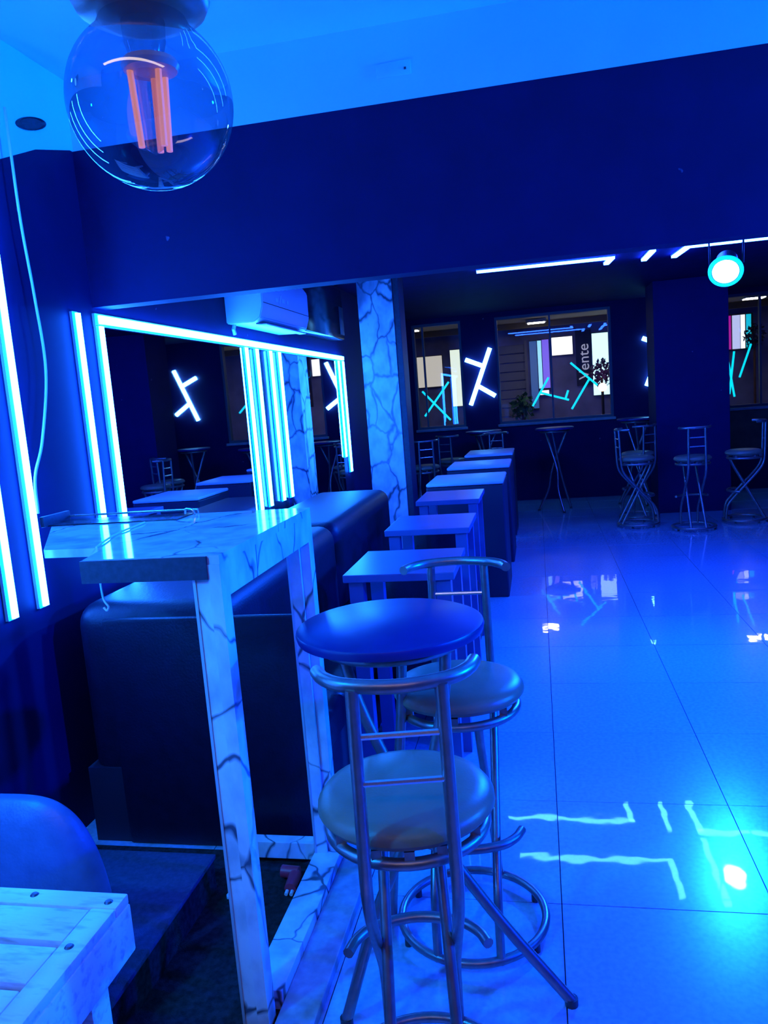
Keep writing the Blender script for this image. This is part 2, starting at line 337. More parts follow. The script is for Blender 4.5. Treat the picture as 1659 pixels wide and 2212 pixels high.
# recessed dark oval on the white band
o = thing('oval_vent', 'flat dark oval vent high on the white wall band', 'vent', (XL, 2.785, 2.672))
bm = bmesh.new(); lathe(bm, [(0.0, 0.004), (0.078, 0.004), (0.088, 0.010), (0.096, 0.008), (0.098, 0.0), (0.0, 0.0)], (0, 0, 0), 32, (1, 0, 0))
bmesh.ops.scale(bm, verts=bm.verts, vec=(1, 1, 0.24)); bmesh.ops.rotate(bm, verts=bm.verts, cent=(0, 0, 0), matrix=Matrix.Rotation(0.30, 3, 'X')); bmesh.ops.translate(bm, verts=bm.verts, vec=(XL+0.004, 2.788, 2.672)); obj('ring', bm, 'dark_trim', o)
# small cover plate above the bulkhead
o = thing('cover_plate', 'small plastered cover plate above the bulkhead', 'plate', (-0.46, YBK-0.003, 2.75))
obj('plate', mk(box, -0.525, -0.395, YBK-0.009, YBK-0.003, 2.735, 2.785, 0.002), 'white_wall', o); obj('screw', mk(box, -0.42, -0.412, YBK-0.012, YBK-0.009, 2.752, 2.760), 'screw', o)

# ------------------------------------------------------------------ air conditioner and wall box
o = thing('air_conditioner', 'white split air conditioner above the wall mirrors', 'air conditioner', (XL, 5.0, 2.08))
bm = bmesh.new()
prof = [(-1.80, 2.08), (-1.63, 2.075), (-1.585, 2.10), (-1.562, 2.17), (-1.56, 2.34), (-1.60, 2.40), (-1.80, 2.40)]
va = [bm.verts.new((x, 4.53, z)) for x, z in prof]; vb = [bm.verts.new((x, 5.50, z)) for x, z in prof]
bm.faces.new(va); bm.faces.new(vb[::-1])
for k in range(len(prof)):
    k2 = (k+1) % len(prof); bm.faces.new((va[k], vb[k], vb[k2], va[k2]))
bmesh.ops.bevel(bm, geom=[e for e in bm.edges], offset=0.006, segments=2, affect='EDGES')
obj('body', bm, 'ac', o)
bm = bmesh.new(); box(bm, -1.640, -1.600, 4.60, 5.43, 2.070, 2.076); obj('air_outlet', bm, 'slot', o, smooth=False)
fv = obj('flap', mk(box, -1.622, -1.570, 4.60, 5.43, 2.062, 2.070, 0.003), 'ac', o)
obj('front_seam', mk(box, -1.5605, -1.5592, 4.54, 5.49, 2.185, 2.189), 'slot', o, smooth=False)
for k, (y, z, a, b, rt) in enumerate(((4.80, 2.225, 0.030, 0.018, 0), (4.87, 2.235, 0.036, 0.014, 0.9), (4.93, 2.232, 0.030, 0.018, 0), (5.02, 2.232, 0.022, 0.016, 0))):
    bm = bmesh.new(); box(bm, -0.0006, 0.0006, -a, a, -b/1.4, b/1.4)
    bmesh.ops.rotate(bm, verts=bm.verts, cent=(0, 0, 0), matrix=Matrix.Rotation(rt, 3, 'X')); bmesh.ops.translate(bm, verts=bm.verts, vec=(-1.5600, y, z)); obj('sticker', bm, 'sticker', o, smooth=False)
for y in (4.78, 4.86, 4.97): obj('sticker', mk(box, -1.5606, -1.5594, y, y+0.04, 2.325, 2.342), 'grey_sticker', o, smooth=False)
bm = bmesh.new(); tube(bm, [(-1.775, 4.60, 2.085), (-1.78, 4.585, 2.05), (-1.78, 4.60, 2.022)], 0.012, 8); obj('drain_hose', bm, 'ac', o)
o = thing('wall_box', 'long black box on the wall right of the air conditioner', 'box', (XL, 6.2, 2.12))
obj('body', mk(box, XL, -1.66, 5.72, 6.95, 2.12, 2.55, 0.01), 'gloss_black', o); obj('end_cap', mk(box, -1.665, -1.655, 6.80, 6.95, 2.16, 2.40, 0.004), 'dark_trim', o)

# ------------------------------------------------------------------ ceiling light frames of the far room
def ceil_led(pts, label, wd=0.045):
    o = thing('ceiling_led', label, 'light strip', (pts[0][0], pts[0][1], ZF), 'ceiling light bars of the far room')
    for (x0, y0), (x1, y1) in zip(pts, pts[1:]):
        for nm, m, z0, z1, ww in (('channel', 'alu', ZF-0.012, ZF, wd*1.2), ('diffuser', 'ceil_led', ZF-0.030, ZF-0.012, wd)):
            d = Vector((x1-x0, y1-y0, 0)); ln = d.length
            bm = bmesh.new(); box(bm, -ww/2, ln+ww/2, -ww/2, ww/2, z0, z1)
            bmesh.ops.rotate(bm, verts=bm.verts, cent=(0, 0, 0), matrix=Matrix.Rotation(math.atan2(d.y, d.x), 3, 'Z')); bmesh.ops.translate(bm, verts=bm.verts, vec=(x0, y0, 0))
            obj(nm, bm, m, o, smooth=False)
ceil_led([(-0.45, 7.27), (0.70, 7.31), (0.68, 7.60)], 'ceiling light bar with a short bent end, left of the others')
ceil_led([(1.02, 7.16), (1.01, 7.62)], 'short single ceiling light bar before the black pillar')
ceil_led([(1.27, 7.62), (1.30, 7.15), (1.58, 7.15)], 'bent ceiling light bar above the spotlight')
ceil_led([(1.62, 7.15), (1.70, 7.15)], 'stub of ceiling light bar right of the bent one')
ceil_led([(1.77, 7.15), (3.4, 7.16)], 'long ceiling light bar running off to the right')
ceil_led([(-0.33, 6.62), (0.90, 6.66)], 'ceiling light bar hidden by the bulkhead, mirrored in the floor')
ceil_led([(0.95, 6.66), (0.965, 6.15)], 'short ceiling light bar hidden by the bulkhead beside the long one')
ceil_led([(1.29, 7.0), (1.30, 6.1)], 'ceiling light bar running towards the spotlight')

# ------------------------------------------------------------------ spotlight
LP = Vector((1.31, 5.88, 2.25)); LA = Vector((0.35, 2.6, 0.0))
o = thing('spotlight', 'glaring blue stage spotlight hanging from the far ceiling', 'spotlight', tuple(LP))
dr = (LA-LP).normalized()
bm = bmesh.new(); lathe(bm, [(0.0, -0.20), (0.05, -0.20), (0.07, -0.17), (0.085, -0.02), (0.098, 0.0), (0.098, 0.012), (0.086, 0.012), (0.083, 0.002)], LP, 32, dr); obj('housing', bm, 'black_plastic', o)
bm = bmesh.new(); lathe(bm, [(0.0, 0.010), (0.04, 0.008), (0.083, 0.002)], LP, 32, dr)
ln_ = obj('lens', bm, emis('spot_lens', (14.0, 150.0, 900.0)), o)
bm = bmesh.new(); lathe(bm, [(0.086, 0.010), (0.098, 0.015), (0.112, 0.012), (0.114, 0.0), (0.098, -0.004)], LP, 32, dr); obj('lens_ring', bm, emis('spot_ring', (0.0, 1.0, 1.6)), ln_)
bm = bmesh.new(); b0 = LP - dr*0.09
sx = dr.cross(Vector((0, 0, 1))).normalized()
tube(bm, [b0+sx*0.105, b0+sx*0.11+Vector((0, 0, 0.20)), b0-sx*0.11+Vector((0, 0, 0.20)), b0-sx*0.105], 0.008, 8); obj('yoke', bm, 'black_plastic', o)
bm = bmesh.new(); tube(bm, [b0+Vector((0, 0, 0.19)), (b0.x, b0.y, ZF)], 0.012, 8); obj('hanger', bm, 'black_plastic', o)
def spot(name, loc, aim, col, en, size, blend, rad, parent=None):
    ld = bpy.data.lights.new(name, 'SPOT'); ld.color = col; ld.energy = en; ld.spot_size = math.radians(size); ld.spot_blend = blend; ld.shadow_soft_size = rad
    lo = bpy.data.objects.new(name, ld); COL.objects.link(lo)
    lo.rotation_euler = (Vector(aim)-Vector(loc)).to_track_quat('-Z', 'Y').to_euler()
    if parent is not None: lo.parent = parent; lo.location = Vector(loc)-BASE[parent.name]
    else: lo.location = loc
    return lo
spot('spot_beam', LP+dr*0.03, LA, (0.0, 0.07, 1.0), 1500, 95, 0.9, 0.07, o)

# unseen spotlights added on the side walls to light floor, ceiling and table
def added_spot(loc, aim, col, en, label, size=80, wall=None):
    loc = Vector(loc); aim = Vector(aim); d = (aim-loc).normalized()
    o = thing('spotlight', label, 'spotlight', tuple(loc))
    bm = bmesh.new(); lathe(bm, [(0.0, -0.20), (0.05, -0.20), (0.07, -0.17), (0.085, -0.02), (0.098, 0.0), (0.098, 0.012), (0.086, 0.012), (0.083, 0.002)], loc, 24, d); obj('housing', bm, 'black_plastic', o)
    bm = bmesh.new(); lathe(bm, [(0.0, 0.010), (0.083, 0.002)], loc, 24, d); obj('lens', bm, emis('lens_glow', (0.2, 1.0, 8.0)), o)
    bm = bmesh.new(); tube(bm, [loc-d*0.1, Vector((XR if wall is None else wall, loc.y, loc.z+0.1))], 0.012, 8); obj('bracket', bm, 'black_plastic', o)
    spot('spot_beam', loc+d*0.03, aim, col, en, size, 0.9, 0.07, o)
added_spot((4.2, 1.2, 2.5), (0.6, 3.0, 0), (0.0, 0.022, 1.0), 1800, 'stage spotlight on the right wall facing the stools')
added_spot((4.2, 5.0, 2.4), (0.6, 5.6, 0), (0.0, 0.022, 1.0), 1500, 'stage spotlight on the right wall facing the booths')

added_spot((3.9, 2.6, 1.95), (-1.5, 1.6, 2.92), (0.0, 0.17, 1.0), 1700, 'blue uplighter on the right wall washing the near ceiling', 75)  # added to brighten the near ceiling and the left wall band
added_spot((-1.66, 0.35, 2.30), (-0.95, 1.85, 1.0), (0.0, 0.25, 1.0), 230, 'blue spotlight on the left wall beside the photographer', 62, XL)  # added to brighten the table, its leg and the chair

# unseen light strips added on the left wall to light the near ceiling
for y, lb in ((0.3, 'farthest back'), (0.75, 'in the middle'), (1.2, 'foremost')): strip_v(y, 0.912, 2.10, 'light strip on the wall beside the photographer, %s of three' % lb)
# white tube lamp under the near ceiling, behind the photographer
o = thing('panel_lamp', 'long white panel lamp under the ceiling behind the photographer', 'lamp', (0.1, -1.15, ZN-0.12))
obj('fitting', mk(box, -1.35, 1.55, -1.27, -1.03, ZN-0.055, ZN, 0.01), 'ac', o)
obj('diffuser', mk(box, -1.33, 1.53, -1.25, -1.05, ZN-0.062, ZN-0.054), emis('warm_panel_light', (6.2, 5.0, 3.9)), o, smooth=False)

# ------------------------------------------------------------------ neon figures
def neon(name, segs, m, label, cat, group, y=YF-0.032, r=0.030):
    xs = [p[0] for s in segs for p in s]; zs = [p[1] for s in segs for p in s]
    o = thing(name, label, cat, (sum(xs)/len(xs), y, min(zs)), group)
    for (x0, z0), (x1, z1) in segs:
        bm = bmesh.new(); tube(bm, [(x0, y, z0), (x1, y, z1)], r, 10); obj('tube', bm, m, o)
    return o
G = [((-0.606, 2.17), (-0.917, 1.40)), ((-0.955, 2.037), (-0.715, 1.93)), ((-0.80, 1.66), (-0.567, 1.505))]
neon('neon_figure', G, 'glyph', 'white crossed neon tubes on the dark panel between two windows', 'neon light', 'neon figures')
dx = 1.427+0.955
neon('neon_figure', [((a+dx, b+0.08), (c+dx, d+0.08)) for (a, b), (c, d) in G], 'glyph', 'white neon tubes mostly hidden behind the black pillar', 'neon light', 'neon figures')
yg = YF+0.055  # reflections of neon in the glass, built as glowing tubes
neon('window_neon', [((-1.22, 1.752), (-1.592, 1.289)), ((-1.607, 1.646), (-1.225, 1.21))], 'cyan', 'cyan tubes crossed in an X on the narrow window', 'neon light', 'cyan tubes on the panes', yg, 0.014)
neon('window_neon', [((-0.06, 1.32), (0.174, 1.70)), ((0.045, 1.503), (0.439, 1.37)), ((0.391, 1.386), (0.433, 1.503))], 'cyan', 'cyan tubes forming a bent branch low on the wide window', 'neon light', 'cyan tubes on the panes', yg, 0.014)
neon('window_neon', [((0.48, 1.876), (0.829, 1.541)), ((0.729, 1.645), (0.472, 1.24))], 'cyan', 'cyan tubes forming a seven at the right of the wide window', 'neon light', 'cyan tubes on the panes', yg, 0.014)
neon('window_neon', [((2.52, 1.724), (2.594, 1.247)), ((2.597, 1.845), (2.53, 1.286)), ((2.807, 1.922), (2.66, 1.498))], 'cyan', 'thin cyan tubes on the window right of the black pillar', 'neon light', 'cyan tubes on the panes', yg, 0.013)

# ------------------------------------------------------------------ marble bar table
MZ = 1.23
o = thing('marble_bar_table', 'tall marble laminate bar table with a glossy top against the left wall', 'table', (-1.10, 2.03, 0))
bm = bmesh.new()
out = [(-1.085, 1.66), (-0.735, 1.655), (-0.735, 2.40), (-1.66, 2.40), (-1.30, 1.82), (-1.12, 1.815)]
vt_ = [bm.verts.new((x, y, MZ)) for x, y in out]; vb_ = [bm.verts.new((x, y, MZ-0.022)) for x, y in out]
bm.faces.new(vt_); bm.faces.new(vb_[::-1])
for k in range(len(out)):
    k2 = (k+1) % len(out); bm.faces.new((vt_[k], vb_[k], vb_[k2], vt_[k2]))
obj('table_top', bm, 'marble_top', o, smooth=False)
obj('apron', mk(box, -0.765, -0.735, 1.700, 2.355, MZ-0.105, MZ-0.022), 'marble', o, smooth=False)
obj('front_apron', mk(box, -1.088, -0.765, 1.648, 1.675, MZ-0.056, MZ-0.0015), 'dark_trim', o, smooth=False)
obj('rear_apron', mk(box, -1.60, -0.765, 2.37, 2.398, MZ-0.075, MZ-0.022), 'dark_trim', o, smooth=False)
for y0, y1, zb in ((1.652, 1.700, 0.007), (2.355, 2.400, 0.06)):
    f_ = obj('frame_board', mk(box, -0.765, -0.735, y0, y1, zb, MZ-0.022), 'marble', o, smooth=False)
for y0, y1, zb in ((1.662, 1.722, 0.007), (2.340, 2.396, 0.06)):
    l = obj('leg', mk(box, -0.806, -0.766, y0, y1, zb, MZ-0.057), 'marble', o, smooth=False)
    obj('edge_strip', mk(box, -0.809, -0.802, y0-0.003, y0+0.004, zb, MZ-0.057), 'alu', l, smooth=False)
obj('floor_rail', mk(box, -0.812, -0.722, 1.723, 2.40, 0.0, 0.06, 0.002), 'marble', o, smooth=False)
obj('rail_board', mk(box, -0.721, -0.620, 1.25, 2.42, 0.0, 0.030, 0.003), 'mdf', o, smooth=False)
obj('rear_rail', mk(box, -1.11, -0.812, 2.345, 2.39, 0.03, 0.09, 0.002), 'marble', o, smooth=False)
# rail tray along the rear edge of the table top
o = thing('metal_tray', 'thin metal rail tray along the rear edge of the marble table', 'tray', (-1.32, 2.34, MZ))
obj('tray_floor', mk(box, -1.59, -1.13, 2.26, 2.39, MZ, MZ+0.004), 'gloss_black', o, smooth=False)
bm = bmesh.new(); tube(bm, [(-1.59, 2.385, MZ+0.003), (-1.59, 2.385, MZ+0.016), (-1.115, 2.385, MZ+0.016), (-1.115, 2.385, MZ+0.003)], 0.0035, 8); obj('rail', bm, 'rung', o)
bm = bmesh.new(); tube(bm, smooth_path([(-1.10, 2.33, MZ+0.003), (-1.11, 2.33, MZ+0.022), (-1.13, 2.33, MZ+0.024), (-1.135, 2.33, MZ+0.010)], 5), 0.004, 8); obj('hook', bm, 'rung', o)
obj('bracket', mk(box, -1.60, -1.585, 2.24, 2.39, MZ, MZ+0.035, 0.003), 'dark_trim', o)
# cable that runs over the table edge and dangles below it
bm = bmesh.new(); tube(bm, smooth_path([(-1.22, 2.22, MZ+0.004), (-1.20, 2.02, MZ+0.004), (-1.145, 1.83, MZ+0.004), (-1.135, 1.805, MZ-0.005), (-1.125, 1.785, MZ-0.06), (-1.105, 1.755, MZ-0.11), (-1.097, 1.75, MZ-0.128), (-1.089, 1.75, MZ-0.14), (-1.095, 1.75, MZ-0.15), (-1.103, 1.75, MZ-0.142)], 6), 0.0028, 7)
tag(obj('dangling_cable', bm, 'cord'), 'short pale cable dangling off the corner of the marble table', 'cable')

# ------------------------------------------------------------------ carpet, low step, things on the floor
struct('floor_carpet', mk(box, XL, -0.722, YB, 2.42, 0.0, 0.006), 'carpet', 'dark carpet left of the marble rail')
o = thing('carpeted_step', 'low blue grey carpeted step on the dark floor beside the wall', 'step', (-1.45, 1.8, 0.006))
obj('top', mk(box, XL+0.01, -1.105, 1.42, 2.21, 0.11, 0.125, 0.004), 'step_carpet', o); obj('body', mk(box, XL+0.012, -1.112, 1.425, 2.203, 0.006, 0.11), 'carpet', o, smooth=False)
o = thing('red_nozzle', 'small red plastic nozzle lying by the marble rail', 'nozzle', (-0.86, 2.24, 0.006))
bm = bmesh.new(); tube(bm, [(-0.905, 2.27, 0.034), (-0.845, 2.265, 0.034)], 0.020, 14); obj('cap', bm, 'red', o)
bm = bmesh.new(); tube(bm, [(-0.857, 2.262, 0.030), (-0.853, 2.19, 0.026)], [0.021, 0.019], 14); obj('neck', bm, 'red', o)
for x in (-0.862, -0.845):
    bm = bmesh.new(); tube(bm, [(x, 2.188, 0.020), (x, 2.172, 0.018)], 0.006, 8); obj('tip', bm, 'ac', o)
bm = bmesh.new()
for k, (x, y) in enumerate(((-1.062, 2.165), (-1.05, 2.14), (-1.042, 2.15), (-1.05, 2.18))): bm.verts.new((x, y, 0.012+0.008*(k % 2)))
bm.verts.ensure_lookup_table(); bm.faces.new(bm.verts); r = bmesh.ops.extrude_face_region(bm, geom=list(bm.faces)); bmesh.ops.translate(bm, verts=[v for v in r['geom'] if isinstance(v, bmesh.types.BMVert)], vec=(0, 0, -0.006))
tag(obj('wrapper_scrap', bm, 'sticker', smooth=False), 'tiny blue scrap of wrapper on the dark carpet', 'scrap')

# ------------------------------------------------------------------ bar stools
def make_stool(label):
    t = thing('bar_stool', label, 'stool', (0, 0, 0), None, world=False); R = 0.0125
    bm = bmesh.new(); lathe(bm, [(0.0, 0.765), (0.09, 0.765), (0.145, 0.762), (0.172, 0.753), (0.184, 0.738), (0.185, 0.727), (0.176, 0.715), (0.150, 0.708), (0.0, 0.708)], (0, 0, 0), 44); obj('seat', bm, 'vinyl', t)
    bm = bmesh.new(); tube(bm, circle(0, 0, 0.680, 0.162, 44), R, 10, closed=True)
    obj('seat_ring', bm, 'steel', t)
    bm = bmesh.new()
    bm.free()
    for a in (0.6, 1.57, 2.5, 3.7, 4.30, 4.71, 5.12, 5.7): obj('seat_block', mk(box, 0.158*math.cos(a)-0.010, 0.158*math.cos(a)+0.010, 0.158*math.sin(a)-0.010, 0.158*math.sin(a)+0.010, 0.676, 0.708), 'steel', t, smooth=False)
    for s in (-1, 1):
        bm = bmesh.new()
        tube(bm, smooth_path([(s*0.080, -0.200, 1.048), (s*0.082, -0.195, 0.92), (s*0.084, -0.190, 0.76), (s*0.086, -0.178, 0.64), (s*0.086, -0.135, 0.555), (s*0.086, -0.02, 0.42), (s*0.086, 0.10, 0.285), (s*0.086, 0.165, 0.20), (s*0.086, 0.185, 0.12), (s*0.086, 0.190, 0.02)], 5), R, 10); obj('upright', bm, 'steel', t)
        bm = bmesh.new()
        tube(bm, smooth_path([(s*0.060, 0.135, 0.672), (s*0.062, 0.095, 0.58), (s*0.066, 0.0, 0.40), (s*0.070, -0.10, 0.21), (s*0.074, -0.200, 0.02)], 4), R, 10); obj('leg', bm, 'steel', t)
    bar = [(-0.150, -0.105, 0), (-0.132, -0.150, 0), (-0.090, -0.190, 0), (0.0, -0.213, 0), (0.090, -0.190, 0), (0.132, -0.150, 0), (0.150, -0.105, 0)]
    bm = bmesh.new(); tube(bm, smooth_path([(x, y, 1.052) for x, y, _ in bar], 5), 0.0135, 12); obj('back_bar', bm, 'steel', t)
    bm = bmesh.new(); tube(bm, smooth_path([(x*1.05, -y-0.045, 0.335) for x, y, _ in bar], 5), R, 10); obj('foot_bar', bm, 'steel', t)
    for z in (0.955, 0.865):
        bm = bmesh.new(); tube(bm, [(-0.078, -0.196, z), (0.078, -0.196, z)], 0.0062, 8); obj('rung', bm, 'rung', t)
    bm = bmesh.new(); tube(bm, circle(0, 0, 0.030, 0.212, 52), R, 10, closed=True); obj('base_ring', bm, 'steel', t)
    for a in (0.55, 2.59, 3.69, 5.73):
        bm = bmesh.new(); lathe(bm, [(0.0, 0.0), (0.011, 0.0), (0.011, 0.026), (0.0, 0.026)], (0.212*math.cos(a), 0.212*math.sin(a), 0), 10); obj('foot', bm, 'black_plastic', t)
    return t
GS = 'bar stools with round seats'
st = make_stool('nearest bar stool, its back to the camera, in front of the round table'); st['group'] = GS
st.location = (-0.308, 1.500, 0); st.rotation_euler = (0, 0, math.radians(11))
dup(st, (-0.258, 2.115, 0), PI+0.02, 'bar stool beyond the near round table, its back bar on the far side')
dup(st, (1.02, 8.75, 0), -PI/2+0.15, 'bar stool seen from the side just left of the black pillar')
dup(st, (1.53, 8.42, 0), 0.06, 'bar stool seen from behind in front of the black pillar')
dup(st, (2.10, 8.75, 0), PI/2-0.1, 'bar stool seen from the side right of the black pillar')
dup(st, (-0.52, 9.62, 0), PI, 'bar stool rising behind the farthest booth top')
dup(st, (1.10, 9.30, 0), 0.6, 'bar stool between the pillar and the stool at its left')
dup(st, (-1.35, 9.2, 0), 0.3, 'bar stool deep in the corner by the narrow window, left one')
dup(st, (-1.10, 9.95, 0), -0.3, 'bar stool deep in the corner by the narrow window, right one')

# ------------------------------------------------------------------ round bar tables
def round_table(label, c, R_, H_, feet, tops, knees):
    o = thing('round_bar_table', label, 'table', (c[0], c[1], 0), 'round bar tables')
    bm = bmesh.new(); lathe(bm, [(0.0, H_), (R_-0.012, H_), (R_-0.003, H_-0.004), (R_, H_-0.012), (R_-0.004, H_-0.026), (R_-0.03, H_-0.034), (0.0, H_-0.034)], (c[0], c[1], 0), 56); obj('table_top', bm, 'black_top', o)
    bm = bmesh.new(); tube(bm, circle(c[0], c[1], H_-0.048, R_*0.72, 48), 0.012, 10, closed=True); obj('top_ring', bm, 'steel', o)
    for f_, t_, k_ in zip(feet, tops, knees):
        p = [(t_[0], t_[1], H_-0.05)] + list(k_) + [(f_[0], f_[1], 0.012)]
        bm = bmesh.new(); tube(bm, smooth_path(p, 6), 0.0145, 10); l = obj('leg', bm, 'steel', o)
        bm = bmesh.new(); lathe(bm, [(0, 0), (0.017, 0), (0.017, 0.02), (0, 0.02)], (f_[0], f_[1], 0), 12); obj('foot', bm, 'black_plastic', l)
    return o
TC = (-0.392, 1.872)
round_table('black round bar table between the two nearest stools', TC, 0.238, 1.0,
    [(-0.547, 1.70), (0.012, 1.821), (-0.500, 2.09)],
    [(-0.245, 1.80), (-0.505, 1.80), (-0.40, 2.03)],
    [[(-0.262, 1.80, 0.80), (-0.33, 1.78, 0.56), (-0.45, 1.74, 0.30)], [(-0.46, 1.80, 0.78), (-0.36, 1.81, 0.55), (-0.18, 1.82, 0.26)], [(-0.40, 2.01, 0.78), (-0.43, 2.0, 0.5), (-0.47, 2.05, 0.24)]])
def far_table(label, x, y, H_=1.06, R_=0.24):
    k = [(x+0.16*math.cos(a), y+0.16*math.sin(a)) for a in (0.3, 2.4, 4.5)]; f_ = [(x+0.24*math.cos(a), y+0.24*math.sin(a)) for a in (2.9, 5.0, 0.8)]
    md = [[(x+0.05*math.cos(a), y+0.05*math.sin(a), 0.55), (x+0.12*math.cos(a), y+0.12*math.sin(a), 0.28)] for a in (2.7, 4.8, 0.6)]
    round_table(label, (x, y), R_, H_, f_, k, md)
far_table('round bar table under the wide window, its top nearly edge on', 0.20, 10.1)
far_table('round bar table under the panel with the crossed neon', -0.72, 10.55)
far_table('round bar table by the wall left of the black pillar', 1.22, 10.35, 1.10)

# ------------------------------------------------------------------ wall sofa
o = thing('wall_sofa', 'long black leather sofa along the left wall behind the marble table', 'sofa', (-1.25, 4.0, 0))
def rounded_bar(bm, x0, x1, y0, y1, z0, z1, rx):
    box(bm, x0, x1, y0, y1, z0, z1, rx, 5)
for y0, y1 in ((2.47, 4.12), (4.13, 5.74)):
    obj('backrest', mk(rounded_bar, -1.70, -1.12, y0, y1, 0.10, 0.905, 0.085), 'leather', o)
    obj('seat_cushion', mk(rounded_bar, -1.13, -0.80, y0, y1, 0.28, 0.44, 0.04), 'leather', o)
obj('sofa_base', mk(box, -1.70, -0.82, 2.46, 5.73, 0.0, 0.29), 'bench', o, smooth=False)
obj('end_panel', mk(box, -1.56, -0.80, 2.445, 2.475, 0.0, 0.86, 0.012), 'leather', o)

# ------------------------------------------------------------------ booth tables and benches
def booth_table(x0, x1, y0, y1, z, label):
    o = thing('booth_table', label, 'table', ((x0+x1)/2, (y0+y1)/2, 0), 'booth tables')
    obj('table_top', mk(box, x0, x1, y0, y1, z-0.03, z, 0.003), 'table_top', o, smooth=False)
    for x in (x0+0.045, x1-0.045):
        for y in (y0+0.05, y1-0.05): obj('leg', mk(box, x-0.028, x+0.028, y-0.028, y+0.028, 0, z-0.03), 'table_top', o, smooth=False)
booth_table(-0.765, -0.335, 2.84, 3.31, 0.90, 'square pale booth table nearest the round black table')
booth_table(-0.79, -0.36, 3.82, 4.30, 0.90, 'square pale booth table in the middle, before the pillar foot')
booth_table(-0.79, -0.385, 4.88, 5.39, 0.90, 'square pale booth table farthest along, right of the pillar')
def bench(x0, x1, y0, y1, z, label):
    o = thing('booth_bench', label, 'bench', ((x0+x1)/2, y0, 0), 'black booth benches')
    obj('body', mk(box, x0, x1, y0, y1, 0, z-0.03, 0.01), 'bench', o, smooth=False)
    obj('top', mk(box, x0, x1, y0-0.004, y1, z-0.028, z, 0.012), 'bench_top', o)
bench(-0.86, -0.275, 5.86, 6.50, 0.90, 'black booth block with a lit top, nearest of the three')
bench(-0.84, -0.270, 7.10, 7.75, 0.90, 'black booth block with a lit top, middle one of the three')
bench(-0.80, -0.280, 8.45, 9.20, 0.90, 'black booth block with a lit top, farthest of the three')
for y, lb in ((3.44, 'black padded bench behind the nearest booth table'), (4.46, 'black padded bench behind the middle booth table')):
    o = thing('padded_bench', lb, 'bench', (-0.6, y, 0))
    obj('backrest', mk(box, -0.80, -0.40, y, y+0.10, 0.1, 0.80, 0.03), 'leather', o); obj('seat', mk(box, -0.80, -0.40, y+0.06, y+0.30, 0.05, 0.42, 0.03), 'leather', o)

# ------------------------------------------------------------------ pallet table and lounge chair
o = thing('pallet_table', 'worn white painted slatted wood table at the lower left', 'table', (-1.25, 1.0, 0))
PX1, PY1, PZ = -0.865, 1.325, 0.60
for k in range(5):
    y1 = PY1 - 0.052 - k*0.108
    obj('slat', mk(box, -1.62, PX1-0.055, y1-0.092, y1, PZ-0.022, PZ-0.002, 0.003), 'paint_wood', o)
obj('edge_board', mk(box, -1.62, PX1, PY1-0.048, PY1, PZ-0.022, PZ, 0.003), 'paint_wood', o)
obj('side_board', mk(box, PX1-0.052, PX1, 0.74, PY1-0.050, PZ-0.022, PZ, 0.003), 'paint_wood', o)
obj('apron', mk(box, PX1-0.022, PX1+0.002, 0.74, PY1+0.001, PZ-0.125, PZ-0.022, 0.004), 'paint_wood', o)
obj('apron', mk(box, -1.62, PX1-0.022, PY1-0.024, PY1, PZ-0.125, PZ-0.022, 0.004), 'paint_wood', o)
for x in (-1.58, PX1-0.060):
    for y in (0.78, 1.23): obj('leg', mk(box, x-0.03, x+0.032, y-0.03, y+0.03, 0.006, PZ-0.124, 0.003), 'paint_wood', o)
for x, y in ((PX1-0.026, PY1-0.03), (PX1-0.03, PY1-0.16), (PX1-0.03, PY1-0.38), (PX1-0.20, PY1-0.02)):
    bm = bmesh.new(); lathe(bm, [(0, 0.0035), (0.006, 0.003), (0.009, 0.0), (0.009, -0.002)], (x, y, PZ), 14); obj('screw', bm, 'screw', o)
o = thing('lounge_chair', 'low dark leather lounge chair behind the white slatted table', 'chair', (-1.35, 1.62, 0.125))
def lounge_back(bm):
    n, mrows = 41, 11
    x0, x1, zb, zt = -1.70, -1.105, 0.16, 0.668
    grid = {}
    for f_ in (0, 1):
        for i in range(n):
            u_ = math.sin((i/(n-1)*2-1)*PI/2)
            for j in range(mrows):
                v_ = j/(mrows-1)
                x = (x0+x1)/2 + u_*(x1-x0)/2
                z = zb + (zt-zb)*v_*(1-min(1, abs(u_))**4.5)**0.42 if abs(u_) < 0.9999 else zb + 0.002*v_
                y = 1.56 + 0.03*u_*u_ + 0.05*v_ + (0.055 if f_ else -0.055)*(1-abs(u_)**5)**0.6*(1-v_**5)**0.6
                grid[f_, i, j] = bm.verts.new((x, y, z))
    for f_ in (0, 1):
        for i in range(n-1):
            for j in range(mrows-1): bm.faces.new((grid[f_, i, j], grid[f_, i+1, j], grid[f_, i+1, j+1], grid[f_, i, j+1]))
    for i in range(n-1): bm.faces.new((grid[0, i, 0], grid[0, i+1, 0], grid[1, i+1, 0], grid[1, i, 0]))
    bmesh.ops.remove_doubles(bm, verts=bm.verts, dist=0.0008)
b_ = obj('backrest', mk(lounge_back), 'leather_lounge', o)
md = b_.modifiers.new('sub', 'SUBSURF'); md.levels = 1; md.render_levels = 2
obj('seat', mk(box, -1.62, -1.13, 1.345, 1.53, 0.22, 0.34, 0.05, 4), 'leather_lounge', o)
for x in (-1.58, -1.16):
    for y in (1.46, 1.56):
        bm = bmesh.new(); tube(bm, [(x, y, 0.24), (x, y, 0.125)], 0.012, 8); obj('leg', bm, 'steel', o)

